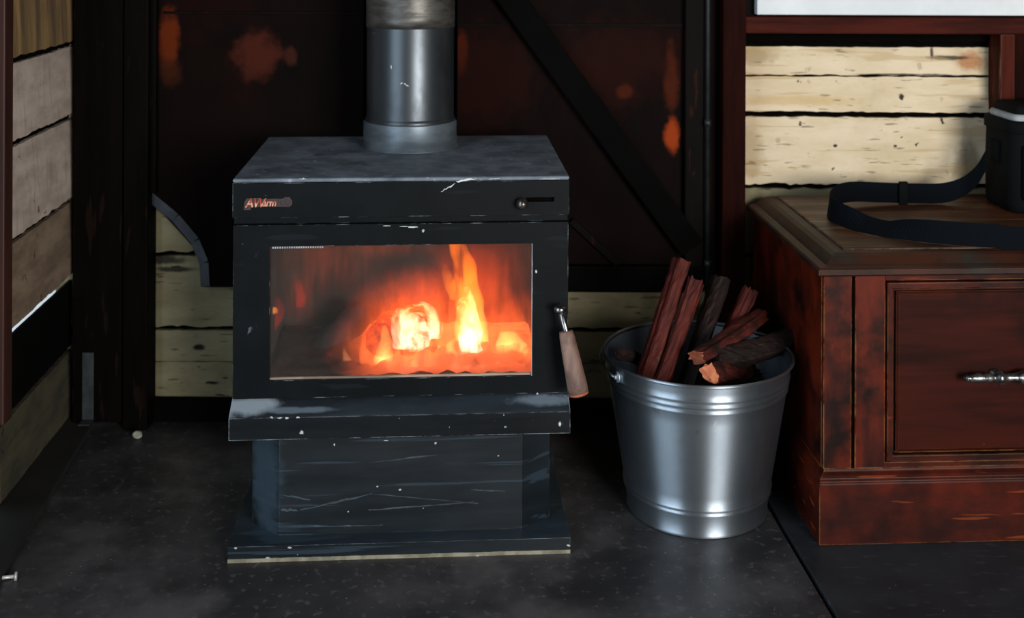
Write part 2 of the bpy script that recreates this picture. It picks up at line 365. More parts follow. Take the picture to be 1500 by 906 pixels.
# left wall further forward: window opening between Y .55 and 1.95
m.box(wx-.06, wx+.056, 2.262, 2.279, 0, 2.45)
m.box(wx-.06, wx, Y0, .0, 0, 2.45); m.box(wx-.06, wx, .0, 2.262, 0, .04); m.box(wx-.06, wx, .0, 2.262, 2.15, 2.45); m.box(wx-.06, wx, 1.60, 2.262, .04, 2.15)
m.box(wx-.06, wx+.0, 2.262, 2.95, 1.62, 2.45)
o = m.build('wall_left', plain); struct(o, 'timber side wall beside the camera with a tall open doorway', 'wall')
m = MB(); m.box(-1.2, 3.3, Y0-.06, Y0, 0, .5); m.box(-1.2, 3.3, Y0-.06, Y0, 2.2, 2.45); m.box(-1.2, 1.3, Y0-.06, Y0, .5, 2.2); m.box(3.1, 3.3, Y0-.06, Y0, .5, 2.2)
struct(m.build('wall_front', plain), 'timber wall behind the camera with a wide doorway', 'wall')
o = bx('wall_right', plain, 3.2, 3.28, Y0, 2.9, 0, 2.45); struct(o, 'timber wall on the right-hand side of the room', 'wall')
o = bx('ceiling', plain, -1.2, 3.3, Y0-.05, 2.9, 2.45, 2.5); struct(o, 'timber ceiling boards over the room', 'ceiling')
# near corner trim of the left wall
o = MB().box(-.060, .0, -.02, .02, .185, 1.62).build('trim_1', mat('corner_trim_timber', '3a1a12', '26110b', sc=6, sv=(4, 4, .5), rough=.6, bump=.3), bevel=.003)
o.location = (at(13, 300, 2.30).x, 2.30, 0); struct(o, 'narrow red-brown upright trim at the left edge of the side wall', 'trim')
# bottom plate along the left wall
a0, a1 = at(145, 612, 2.775), at(0, 847, 2.085)
o = MB().prism([(a0.x, 2.775), (a1.x+.02, 1.99), (a1.x-.14, 1.99), (-1.06, 2.775)], 0, .012).build('baseboard_left', mat('dusty_plank', '1c1b1a', '121211', sc=8, rough=.7, bump=.3), bevel=.003)
struct(o, 'dark plank lying along the foot of the side wall', 'baseboard')
# corner posts
def pxbox(name, mt, x0, x1, ya, yb, z0, z1, bevel=.003, Yp=None):
    Yp = Yp or ya
    return MB().box(at(x0, 300, Yp).x, at(x1, 300, Yp).x, ya, yb, z0, z1).build(name, mt, bevel=bevel)
struct(pxbox('trim_2', post, 106, 179, 2.715, 2.80, .012, 2.4), 'wide near-black corner post left of the stove', 'trim')
struct(pxbox('trim_3', post, 180, 216, 2.70, 2.77, .0, 2.4), 'narrower dark board beside the corner post', 'trim')
struct(pxbox('trim_4', redpost, 1058, 1092, 2.70, 2.779, .0, 2.4), 'red-brown upright post left of the cream boards', 'trim')
z0, z1 = at(1300, 50, 2.70).z, at(1300, 25, 2.70).z
struct(MB().box(at(1092, 0, 2.7).x, 1.62, 2.705, 2.785, z0, z1).build('trim_5', redrail, bevel=.003), 'red-brown rail under the white sill, above the cream boards', 'trim')
struct(MB().box(at(1108, 0, 2.68).x, 1.62, 2.672, 2.785, at(1300, 22.5, 2.67).z, at(1300, -6, 2.67).z).build('window_1', white, bevel=.002), 'white painted window sill at the top right', 'window')
struct(MB().box(at(1092, 0, 2.69).x, at(1107, 0, 2.69).x, 2.70, 2.785, z1, 1.3).build('trim_6', post, bevel=.002), 'dark upright stub left of the white sill', 'trim')
z = at(1440, 300, 2.7).z
m = MB(); xa, xb = at(1447, 100, 2.779).x, at(1488, 100, 2.70).x
m.box(xa, xb, 2.705, 2.779, .5, z0-.0005)
struct(m.build('trim_7', mat('worn_upright_timber', '4a1c12', '30100a', sc=7, sv=(5, 5, .5), rough=.6, spec=.05, bump=.35, edge=('b08a70', .004, .8, .35),
       specks=(('9c7058', 14, (6, 6, .35), .62, .5),)), bevel=.003), 'worn red-brown upright at the right end of the cream boards', 'trim')
struct(MB().box(xb+.002, 1.62, 2.72, 2.775, .5, z0-.0005).build('trim_8', redpost, bevel=.002), 'dark red-brown boarding right of the worn upright', 'trim')

# ------------------------------------------------------------ braced panel on the wall behind the stove
YP = 2.745
t = thing('wall_panel', 'dark rust-brown timber panel with a diagonal brace on the wall behind the stove', 'wall panel', (0, 0, 0))
def P2(px, py, Y=YP): v = at(px, py, Y); return (v.x, v.z)
zt = 2.3
L = P2(219, 0)[0]; Rr = P2(1031, 0)[0]; zb = P2(600, 423)[1]
MB().prism([(L, zt), (L, P2(219, 290)[1]), P2(292, 372), P2(298, 421), (Rr+.04, zb), (Rr+.04, zt)], YP, YP+.02, 'y').build('panel_sheet', panelm, t)
# raised lines across the sheet
m = MB(); m.box(P2(660, 0)[0], P2(1002, 0)[0], YP-.004, YP, P2(800, 39)[1], P2(800, 34)[1]); m.box(P2(240, 0)[0], P2(530, 0)[0], YP-.004, YP, P2(400, 21)[1], P2(400, 17)[1])
m.build('batten', framem, t, bevel=.001)
MB().box(P2(1002, 0)[0], P2(1030, 0)[0], YP-.022, YP, P2(1000, 425)[1], zt).build('stile', framem, t, bevel=.003)
MB().box(P2(219, 0)[0], P2(233, 0)[0], YP-.022, YP, P2(219, 280)[1], zt).build('stile', post, t, bevel=.003)
MB().box(P2(500, 0)[0], P2(1030, 0)[0], YP-.026, YP-.0005, P2(800, 424)[1], P2(800, 386)[1]).build('bottom_rail', bracem, t, bevel=.004)
A, B = Vector(P2(722, -40)), Vector(P2(1012, 360)); dd = (B-A).normalized(); nn = Vector((-dd.y, dd.x))*.030
A = A-dd*.5
MB().prism([tuple(A-nn), tuple(B-nn), tuple(B+nn), tuple(A+nn)], YP-.032, YP-.001, 'y').build('diagonal_brace', bracem, t, bevel=.003)
A, B = Vector(P2(836, 322)), Vector(P2(905, 386)); dd = (B-A).normalized(); nn = Vector((-dd.y, dd.x))*.008
MB().prism([tuple(A-nn), tuple(B-nn), tuple(B+nn), tuple(A+nn)], YP-.012, YP-.001, 'y').build('small_brace', framem, t, bevel=.002)
# bluish edge strip on the cut corner
m = MB(); pts = [P2(214, 282), P2(258, 318), P2(287, 352), P2(300, 384), P2(302, 419)]
for a, b in zip(pts, pts[1:]):
    a, b = Vector(a), Vector(b); dd = (b-a).normalized(); nn = Vector((-dd.y, dd.x))*.011
    m.prism([tuple(a-nn), tuple(b-nn), tuple(b+nn), tuple(a+nn)], YP-.008, YP-.003, 'y')
s_ = m.build('edge_strip', bluemetal, t, bevel=.001); s_['label'] = 'blue-grey metal edging'
# slim conduit
t = thing('conduit_pipe', 'slim dark grey metal pipe running down the wall beside the braced panel', 'pipe', (at(1036, 300, 2.715).x, 2.715, 0))
MB().tube([(0, 0, .02), (0, 0, 1.2), (0, 0, 2.4)], .0055, 12).build('pipe', steel_dark, t)
for py in (180, 386):
    z = at(1036, py, 2.715).z; MB().tube([(0, 0, z-.008), (0, 0, z+.008)], .0085, 14).build('coupling', steel_dark, t)
# galvanised strap at the foot of the corner post and small pebble
t = MB().box(0, .026, -.003, .0, .02, .175)
t.box(0, .026, -.03, -.003, .017, .02)
o = t.build('metal_bracket', mat('dull_zinc', '434a4c', '30363a', sc=30, rough=.6, metal=.5, bump=.4, bdist=.001), bevel=.0008)
o.location = (at(121, 550, 2.714).x, 2.714, 0); tag(o, 'small dull zinc angle bracket at the foot of the corner post', 'bracket')
bm = bmesh.new(); bmesh.ops.create_icosphere(bm, subdivisions=3, radius=.011)
for v in bm.verts: v.co *= 1+.35*mnoise.noise(v.co*90); v.co.z *= .7
me = bpy.data.meshes.new('pebble'); bm.to_mesh(me); bm.free(); me.materials.append(mat('pale_stone', 'a4a698', '86887c', sc=50, rough=.8))
o = bpy.data.objects.new('pebble', me); COL.objects.link(o); o.location = (at(201, 601, 2.66).x, 2.66, .008); tag(o, 'small pale pebble on the floor at the foot of the dark board', 'pebble')
# big pale nail on the floor, lower left
nailm = mat('pale_metal', 'c8cac8', 'b0b2b0', sc=30, rough=.4, metal=.3)
t = thing('nail', 'pale metal nail lying on the floor at the lower left', 'nail', (at(4, 855, 2.07).x, 2.07, .005), 0)
t.rotation_euler = (0, 0, R(12))
MB().tube([(-.06, 0, 0), (.0, 0, .0), (.020, 0, .0)], .0032, 10).build('shank', nailm, t)
MB().tube([(.020, 0, .0), (.024, 0, .0)], .0078, 14).build('nail_head', nailm, t)

# ------------------------------------------------------------ wood stove
SY = R(3.6)
ca = at(342, 450, 2.17); W = .3105
SO = Vector((ca.x+W*math.cos(SY), 2.17+W*math.sin(SY), 0))
stv = thing('wood_stove', 'black steel wood-burning stove with a glass door and a fire inside', 'wood stove', SO, SY)
Minv = (Matrix.Translation(SO) @ Matrix.Rotation(SY, 4, 'Z')).inverted()
def sat(px, py, yl):
    """photo measurement -> stove coordinates on the plane local y = yl"""
    a = Minv @ at(px, py, 1.0); c = Minv @ Vector((0, 0, H)); t_ = (yl-c.y)/(a.y-c.y)
    return c+(a-c)*t_
def blobf(c, rx, rz, n=9, seed=1):
    rr = random.Random(seed)
    return [(c[0]+rx*math.cos(2*math.pi*i/n)*rr.uniform(.45, 1.2), c[1]+rz*math.sin(2*math.pi*i/n)*rr.uniform(.45, 1.2)) for i in range(n)]
def strokef(mb, a, b, w, y, mi=1, seed=1):
    rr = random.Random(seed); a, b = Vector(a), Vector(b); n = 8; d_ = (b-a); nn = Vector((-d_.y, d_.x)).normalized()
    up = []; dn = []
    for i in range(n+1):
        t_ = i/n; p = a+d_*t_+nn*rr.uniform(-.3, .3)*w; h = w*.5*rr.uniform(.3, 1.1)*math.sin(math.pi*(.1+.8*t_))
        up.append(tuple(p+nn*h)); dn.append(tuple(p-nn*h))
    mb.flake(up+dn[::-1], y, mi)
PT = .029
m = MB().box(-W-.002, W+.002, -.04, .43, 0, PT)
m.box(-W-.002, W+.002, -.0408, -.0400, .0, .007, 2)
for i, (px, py) in enumerate([(392, 818), (345, 804), (424, 803), (700, 815), (833, 800)]):
    c = sat(px, py, -.041); m.flake(blobf((c.x, c.z), .004, .002, seed=i), -.0405)
m.build('base_plate', [stove_ped, chip, dust], stv, bevel=.0015)
m = MB().prism([(-.2255, -.002), (.2255, -.002), (.281, .043), (.281, .40), (-.281, .40), (-.281, .043)], PT-.0005, .232)
for i, (px, py, qx, qy, w) in enumerate([(440, 748, 545, 724, .004), (545, 724, 700, 738, .0018), (540, 748, 695, 736, .0022), (540, 678, 640, 667, .0016), (412, 725, 455, 733, .003), (412, 748, 436, 748, .004), (690, 718, 740, 720, .002), (408, 772, 560, 770, .0018)]):
    a, b = sat(px, py, -.002), sat(qx, qy, -.002); strokef(m, (a.x, a.z), (b.x, b.z), w, -.0023, 1, i)
for i, (px, py, r_) in enumerate([(553, 713, .0025), (586, 718, .0035), (510, 750, .002), (620, 745, .001), (730, 668, .0016)]):
    a = sat(px, py, -.002); m.flake(blobf((a.x, a.z), r_, r_*.7, seed=i+8), -.0024, 2)
m.build('pedestal', [stove_ped, mat('pedestal_scuff', '384853', '2a3740', sc=30, rough=.5), chip], stv, bevel=.0012)
m = MB().prism([(-.04, .222), (-.04, .262), (-.036, .2655), (-.002, .284), (.43, .284), (.43, .222)], -W-.001, W+.001, 'x')
for i, (px, py, rx, rz) in enumerate([(442, 634, .004, .0045), (398, 612, .003, .002), (410, 613, .004, .0016), (420, 613, .004, .002), (436, 612, .005, .002), (490, 652, .002, .003), (638, 650, .003, .003), (820, 622, .003, .005), (565, 646, .005, .001)]):
    c = sat(px, py, -.041); m.flake(blobf((c.x, c.z), rx, rz, seed=i+3), -.0405)
m.build('ash_ledge', [stove_lip, chip], stv, bevel=.003, seg=3)
# body shell: two sides, back, top, bottom (open at the front behind the door)
m = MB(); zl, zh = .284, .619
m.box(-W, -W+.012, .002, .45, zl, zh); m.box(W-.012, W, .002, .45, zl, zh); m.box(-W+.012, W-.012, .438, .45, zl, zh)
m.box(-W+.012, W-.012, .002, .438, zl, zl+.01); m.box(-W+.012, W-.012, .002, .438, zh-.01, zh)
m.build('body_shell', stove, stv, bevel=.001)
# fire chamber lining (bricks)
m = MB()
fx, fy0, fy1, fz0, fz1 = .262, .03, .34, .300, .606
m.box(-fx-.02, -fx, .02, fy1, fz0, fz1); m.box(fx, fx+.02, .02, fy1, fz0, fz1)
m.box(-fx-.02, fx+.02, .012, fy1+.02, fz0-.004, fz0+.004)
m.box(-fx-.02, fx+.02, fy1+.0003, fy1+.021, fz0, fz1)
m.build('fire_brick_lining', brick, stv)
# curved baffle at the top of the chamber
prof = [(x/10*.10, .592-.03*(1-(x/10)**2)*0 - .032*(1-(x/10)**2)) for x in range(-10, 11)]
m = MB()
c = sat(588, 365, .26)
m.prism([(c.x-.13, .606), (c.x-.125, .575), (c.x-.09, .548), (c.x-.04, .535), (c.x+.03, .532), (c.x+.08, .545), (c.x+.12, .570), (c.x+.13, .606)], .24, .33, 'y')
m.build('baffle_plate', baffle_m, stv, bevel=.003)
# door with window
hx, hz0, hz1 = .2425, .3195, .5665
m = MB().hole_plate(-W+.001, W-.001, .2865, .606, -hx, hx, hz0, hz1, -.012, .0)
for i, (px, py, rx, rz) in enumerate([(604, 333, .010, .0018), (592, 332, .012, .001), (620, 338, .002, .003), (785, 398, .002, .004), (787, 577, .002, .002), (566, 331, .010, .0008)]):
    c = sat(px, py, -.012); m.flake(blobf((c.x, c.z), rx, rz, seed=i+20), -.0123)
door = m.build('door', [stove, chip], stv, bevel=.0012)
m = MB(); m.box(hx-.0012, hx-.0002, -.0128, -.006, hz0, hz1)
m.box(-hx, hx, -.0075, -.0035, hz0, hz0+.0035, 1)
for i in range(22):      # woven gasket rope showing along the top left of the window
    x = -hx+.004+i*.0043; m.box(x, x+.0026, -.009, -.0045, hz1-.0045, hz1-.0012, 0)
m.build('window_gasket', [mat('gasket_fibre', 'a9adb0', '8a8d90', sc=60, rough=.7), mat('ash_film', 'a89484', '6e6258', sc=24, sv=(.3, 1, 1), rough=.9)], door)
# glass: a thin clear pane with a film of soot at its left and lower edge
g = NT('stove_glass'); tr = g.n('ShaderNodeBsdfTransparent'); gl = g.n('ShaderNodeBsdfGlossy'); gl.inputs['Roughness'].default_value = .06
gl.inputs['Color'].default_value = (1, 1, 1, 1)
fr = g.n('ShaderNodeFresnel'); fr.inputs['IOR'].default_value = 1.45
mx = g.n('ShaderNodeMixShader'); g.l(fr.outputs[0], mx.inputs[0]); g.l(tr.outputs[0], mx.inputs[1]); g.l(gl.outputs[0], mx.inputs[2])
df = g.n('ShaderNodeBsdfDiffuse'); df.inputs['Color'].default_value = lin('4a403a')
sep = g.n('ShaderNodeSeparateXYZ'); g.l(g.co, sep.inputs[0])
f1 = g.mapr(sep.outputs['Z'], hz0, hz0+.022, .45, 0); f2_ = g.mapr(g.math('ADD', sep.outputs['X'], g.math('MULTIPLY', g.noise(12), .05)), -.235, -.12, .35, 0)
f3_ = g.mapr(g.noise(9, (2.5, 1, .6), 5), .45, .75, 0, .10)
sm = g.math('MULTIPLY', g.math('ADD', g.math('ADD', f1, g.math('MULTIPLY', f2_, .4)), f3_, True), .35)
mx2 = g.n('ShaderNodeMixShader'); g.l(sm, mx2.inputs[0]); g.l(mx.outputs[0], mx2.inputs[1]); g.l(df.outputs[0], mx2.inputs[2])
g.l(mx2.outputs[0], g.out.inputs[0])
MB().box(-hx, hx, -.005, -.002, hz0, hz1).build('glass_pane', g.m, door)
# door handle
hp = sat(821, 455, -.04); h1 = sat(829, 484, -.055); h2 = sat(829, 486, -.057); h3 = sat(847.5, 575, -.07)
m = MB()
m.tube([(hp.x, .0, hp.z), (hp.x, -.03, hp.z), (hp.x+.001, -.043, hp.z-.003), (hp.x+.003, -.05, hp.z-.012), tuple(h1), tuple(h1+(h3-h2)*.2)], [.006, .006, .0062, .006, .0056, .005], 14)
m.lathe([(.001, -.004), (.0098, -.004), (.0112, -.001), (.0112, .004), (.0085, .007), (.001, .007)], (hp.x-.001, -.043, hp.z+.002), 20)
hd = m.build('door_handle', chrome, door)
ax = (h3-h2); n_ = 10
m = MB(); m.tube([h2+ax*(i/n_) for i in range(n_+1)], [.0125, .0142, .0148, .0155, .016, .0166, .017, .0176, .0182, .0186, .0180], 20)
m.build('wooden_grip', gripm, hd)
m = MB(); m.tube([h3-ax*.002, h3+ax*.035, h3+ax*.05], [.0181, .0178, .014], 20)
m.build('grip_end', gripend, hd)
# fascia band above the door, with slot
sl0, sl1 = sat(771, 296, -.008), sat(812, 289, -.008)
m = MB().hole_plate(-W-.001, W+.001, .6185, .683, sl0.x, sl1.x, sl0.z, sl1.z, -.008, .002)
for i, (px, py, qx, qy, w) in enumerate([(646, 281, 667, 269, .003), (668, 266, 698, 262, .005), (715, 263, 732, 261, .002), (790, 262, 820, 262, .0016), (438, 262, 448, 262, .003)]):
    a, b = sat(px, py, -.008), sat(qx, qy, -.008); strokef(m, (a.x, a.z), (b.x, b.z), w, -.0083, 1, i+40)
m.box(sl0.x-.01, sl1.x+.01, .002, .004, sl0.z-.01, sl1.z+.01, 2)
m.build('front_fascia', [stove, chip, dark], stv, bevel=.001)
m = MB()
kk = sat(765, 299, -.02)
m.tube([(kk.x, -.008, kk.z), (kk.x, -.012, kk.z), (kk.x, -.014, kk.z), (kk.x, -.020, kk.z), (kk.x, -.028, kk.z), (kk.x, -.032, kk.z)], [.004, .004, .0095, .0115, .0095, .003], 20)
m.build('air_control_knob', knobm, stv)
m = MB().box(-W-.0015, W+.0015, -.0085, .452, .6832, .691)
m.build('top_plate', [stove_top], stv, bevel=.004, seg=3)
# groove strip between fascia and door
MB().box(-W+.001, W-.001, -.004, .002, .6062, .6184).build('hinge_strip', stove, stv, bevel=.0015)
# worn badge
def text_part(txt, size, name, mt, parent, loc, sx_=1.0, th=.0012):
    cu = bpy.data.curves.new(name, 'FONT'); cu.body = txt; cu.size = size; cu.extrude = th; cu.space_character = .92; cu.offset = size*.018; cu.shear = .25
    tmp = bpy.data.objects.new('tmp', cu); COL.objects.link(tmp)
    dg = bpy.context.evaluated_depsgraph_get(); me = bpy.data.meshes.new_from_object(tmp.evaluated_get(dg)); bpy.data.objects.remove(tmp)
    me.materials.clear(); me.materials.append(mt); me.name = name
    me.transform(Matrix.Scale(sx_, 4, (1, 0, 0))); me.transform(Matrix.Rotation(R(90), 4, 'X'))
    o = bpy.data.objects.new(name, me); COL.objects.link(o); o.parent = parent; o.location = loc
    return o
b0, b1 = sat(358, 307, -.009), sat(428, 289, -.009)
m = MB()
def bp(px, py): c = sat(px, py, -.009); return (c.x, c.z)
m.prism([bp(357, 308), bp(358, 297), bp(361, 291), bp(380, 290), bp(383, 292), bp(414, 291), bp(417, 289), bp(424, 289), bp(428, 294), bp(428, 300), bp(424, 303), bp(384, 303), bp(368, 304), bp(367, 308)], -.0092, -.008, 'y')
badge = m.build('badge', mat('badge_backing', '35201f', '241a1c', sc=60, rough=.5), stv)
badge['label'] = 'worn red maker badge'
c = bp(359.5, 303.5); text_part('AW', .0235, 'lettering', badge_m, badge, (c[0], -.0095, c[1]), .88)
c = bp(384, 302); text_part('arm', .0185, 'lettering', badge_m, badge, (c[0], -.0095, c[1]), .92)
c = bp(406.5, 301.5); text_part('Go', .019, 'lettering', badge_d, badge, (c[0], -.0095, c[1]), .92)

# flue: collar, pipe, sleeve, curved rear shield
fc = (.006, .334)
m = MB().lathe([(.0, 0), (.1035, 0), (.1035, .0015), (.0998, .003), (.0998, .054), (.0990, .056), (.093, .056), (.0925, .0)], (fc[0], fc[1], .691), 96)
m.build('flue_collar', collar_m, stv)
PR = .0935
m = MB().lathe([(PR-.004, .01), (PR+.003, .056), (PR+.0034, .060), (PR+.001, .0635), (PR, .066), (PR, .255), (PR, 1.73)], (fc[0], fc[1], .691), 96)
pp = m.build('flue_pipe', flue_m, stv)
m = MB().lathe([(PR, .2555), (PR+.0015, .2558), (PR+.0015, .280), (PR+.001, .281), (PR+.0025, .283), (PR+.001, .286), (PR+.0015, .30), (PR+.0015, 1.72)], (fc[0], fc[1], .691), 96)
m.build('flue_sleeve', flue_up, stv)
m = MB().lathe([(.1015, .03), (.1015, 1.70), (.0995, 1.70), (.0995, .03), (.1015, .03)], (fc[0], fc[1]+.004, .691), 48, -8, 188)
m.build('flue_shield', shield_m, stv)
for i, (px, py, qx, qy, w) in enumerate([(586, 124, 592, 120, .003), (592, 122, 599, 127, .0026), (572, 96, 574, 103, .003)]):
    a, b = sat(px, py, fc[1]-PR), sat(qx, qy, fc[1]-PR)
    y = fc[1]-math.sqrt(PR**2-(a.x-fc[0])**2); m = MB(); strokef(m, (a.x, a.z), (b.x, b.z), w, y-.0005, 0, i+70); m.build('scratch', chip, pp)

# ------------------------------------------------------------ the fire: logs and flames inside the stove
SM = Matrix.Translation(SO) @ Matrix.Rotation(SY, 4, 'Z')
def glow(name, char, warm, hot, e_w, e_h, lo, hi, sc=14):
    """charred wood, glowing where the noise says it burns"""
    s = NT(name); b = s.n('ShaderNodeBsdfPrincipled'); s.l(b.outputs[0], s.out.inputs[0])
    b.inputs['Base Color'].default_value = lin(char); b.inputs['Roughness'].default_value = .9
    n1 = s.noise(sc, detail=5, rough=.6, dist=.4); w = s.mapr(n1, lo, hi); h = s.mapr(n1, hi-.04, hi+.16)
    s.l(s.mix(h, lin(warm), lin(hot)), b.inputs['Emission Color'])
    s.l(s.math('ADD', s.math('MULTIPLY', w, e_w), s.math('MULTIPLY', h, e_h)), b.inputs['Emission Strength'])
    bp_ = s.n('ShaderNodeBump'); bp_.inputs['Strength'].default_value = .8; bp_.inputs['Distance'].default_value = .004
    s.l(s.noise(30), bp_.inputs['Height']); s.l(bp_.outputs[0], b.inputs['Normal'])
    return s.m
g_hot = glow('white_hot_log', '1a100c', 'ff5a1c', 'ffb474', .9, .55, .34, .56, 40)
g_mid = glow('glowing_log', '140c0a', 'ff4a16', 'ff8a3c', .75, .7, .36, .62, 22)
g_dark = glow('charred_log', '14161a', 'd02808', 'ff6a20', .5, .5, .62, .78, 18)
def log(pts, rad, m_, label, seed=0, n=18, sub=14):
    """round log through pts (stove coordinates), lumpy bark"""
    pts = [Vector(p) for p in pts]; P = []
    for i in range(sub+1):
        t_ = i/sub; P.append(pts[0].lerp(pts[1], t_))
    mb = MB(); rr = [rad*(1+.12*mnoise.noise(Vector((i*.7, seed, 0)))) for i in range(sub+1)]; rr[0] *= .86; rr[-1] *= .86
    mb.tube(P, rr, n); mb.v = [tuple(Vector(v)+Vector(mnoise.noise_vector(Vector(v)*55+Vector((seed*9, 0, 0))))*rad*.16) for v in mb.v]
    o = mb.build('burning_log', m_); o.matrix_world = SM.copy(); tag(o, label, 'log')
    return o
def S3(px, py, y): return tuple(sat(px, py, y))
log([(S3(505, 528, .20)), (S3(772, 530, .17))], .030, g_mid, 'long glowing log lying across the bottom of the fire', 1)
log([S3(560, 500, .10), S3(575, 478, .28)], .034, g_mid, 'short glowing log seen end-on left of the white-hot heart', 2)
log([S3(612, 505, .11), S3(606, 470, .28)], .040, g_hot, 'white-hot log seen end-on in the heart of the fire', 3)
log([S3(695, 555, .12), S3(683, 440, .22)], .020, g_hot, 'white-hot upright split log under the tallest flame', 4)
log([S3(745, 540, .10), S3(765, 505, .25)], .030, g_mid, 'glowing log end at the right of the fire', 5)
log([S3(432, 555, .19), S3(535, 455, .24)], .030, g_dark, 'charred blue-black log leaning at the left of the fire', 6)
log([S3(415, 552, .12), S3(520, 548, .10)], .015, g_dark, 'thin charred log lying near the left of the glass', 7)
log([S3(540, 555, .07), S3(655, 552, .09)], .013, g_mid, 'thin glowing log close behind the glass', 8)
# ember bed
m = MB(); nx, ny = 60, 26; vs = []
for j in range(ny+1):
    for i in range(nx+1):
        x = -.255+.51*i/nx; y = .03+.29*j/ny
        vs.append((x, y, .306+.012*(.5+mnoise.noise(Vector((x*40, y*40, 1))))+.02*max(0, min(1, (x+.12)/.2))*math.sin(math.pi*j/ny)))
m.add(vs, [(j*(nx+1)+i, j*(nx+1)+i+1, (j+1)*(nx+1)+i+1, (j+1)*(nx+1)+i) for j in range(ny) for i in range(nx)], 0, True)
s = NT('embers'); b = s.n('ShaderNodeBsdfPrincipled'); s.l(b.outputs[0], s.out.inputs[0]); b.inputs['Base Color'].default_value = lin('2a2422')
sep = s.n('ShaderNodeSeparateXYZ'); s.l(s.co, sep.inputs[0])
e = s.math('MULTIPLY', s.mapr(sep.outputs['X'], -.13, -.02), s.mapr(s.noise(22), .15, .5))
b.inputs['Emission Color'].default_value = lin('ff6430'); s.l(s.math('MULTIPLY', e, 1.0), b.inputs['Emission Strength'])
o = m.build('ember_bed', s.m); o.matrix_world = SM.copy(); tag(o, 'bed of ash and glowing embers on the floor of the stove', 'embers', kind='stuff')

# flames: closed bodies of glowing gas (they thin out towards their edges)
def gas(name, cols, strength, zlo, zhi, sc=18, sv=(1, 1, .35), nlo=.35, nhi=.65, fall=1.0):
    s = NT(name); em = s.n('ShaderNodeEmission'); s.l(em.outputs[0], s.out.inputs['Volume'])
    sep = s.n('ShaderNodeSeparateXYZ'); s.l(s.co, sep.inputs[0])
    t_ = s.math('DIVIDE', s.math('SUBTRACT', sep.outputs['Z'], zlo), zhi-zlo, True)
    rp = s.n('ShaderNodeValToRGB'); s.l(t_, rp.inputs[0]); cr = rp.color_ramp
    cr.elements[0].color = lin(cols[0]); cr.elements[1].color = lin(cols[-1])
    for i, c in enumerate(cols[1:-1]): e = cr.elements.new((i+1)/(len(cols)-1)); e.color = lin(c)
    nz = s.mapr(s.noise(sc, sv, 4, .62, .9), nlo, nhi, .05, 1)
    st = s.math('MULTIPLY', s.math('MULTIPLY', nz, strength), s.mapr(t_, 0, 1, 1, 1-fall))
    s.l(rp.outputs[0], em.inputs['Color']); s.l(st, em.inputs['Strength'])
    return s.m
fire = thing('fire', 'orange fire with tall bright flames burning behind the stove glass', 'fire', tuple(SM @ Vector((0.05, .15, .31))), SY)
FM = Matrix.Translation(Vector((-.05, -.15, -.31)))
def flame(pts, ry, m_, seed=0, n=20, name='flame'):
    """pts: (px, py, y, half width in px) from base to tip"""
    mb = MB(); vs = []; P = []
    # resample
    for k in range(len(pts)-1):
        for q in range(6):
            t_ = q/6; P.append([a+(b-a)*t_ for a, b in zip(pts[k], pts[k+1])])
    P.append(list(pts[-1]))
    for i, (px, py, y, hw) in enumerate(P):
        c = sat(px, py, y); w = hw*2.33/F
        for k in range(n):
            a = 2*math.pi*k/n; v = Vector((c.x+w*math.cos(a), c.y+w*ry*math.sin(a), c.z))
            v += Vector(mnoise.noise_vector(v*38+Vector((seed*7, 0, 0))))*min(w, .02)*.35
            vs.append(v)
    fs = [(i*n+k, i*n+(k+1) % n, (i+1)*n+(k+1) % n, (i+1)*n+k) for i in range(len(P)-1) for k in range(n)]+[tuple(range(n))[::-1], tuple(range((len(P)-1)*n, len(P)*n))]
    mb.add(vs, fs, 0, True)
    mb.v = [tuple(Vector(v)-Vector((.05, .15, .31))) for v in mb.v]
    return mb.build(name, m_, fire, sub=1)
zz = lambda py: sat(600, py, .15).z-.31
g1 = gas('gas_orange', ['ff7034', 'ff6428', 'f85018', 'd84010'], 30, zz(552), zz(385), 26, (1.2, 1, .45), .34, .60, .75)
g2 = gas('gas_bright', ['ffb070', 'ffa858', 'ff9030', 'ff7c10', 'ff6a08'], 70, zz(552), zz(355), 22, (1, 1, .3), .30, .60, .35)
g3 = gas('gas_white', ['ffd8b8', 'ffd0a8', 'ffb870'], 120, zz(552), zz(430), 42, (1, 1, .5), .40, .58, .3)
g6 = gas('gas_pale', ['ffb890', 'ffa070', 'ff7830'], 45, zz(552), zz(470), 30, (1, 1, .4), .34, .6, .6)
g4 = gas('gas_red', ['e02810', 'c01c10', 'a01408'], 24, zz(552), zz(360), 24, (1, 1, .4), .34, .62, .5)
g5 = gas('gas_haze', ['a02c10', '903018', '703018'], 6, zz(552), zz(355), 14, (1.4, 1, .3), .40, .62, .2)
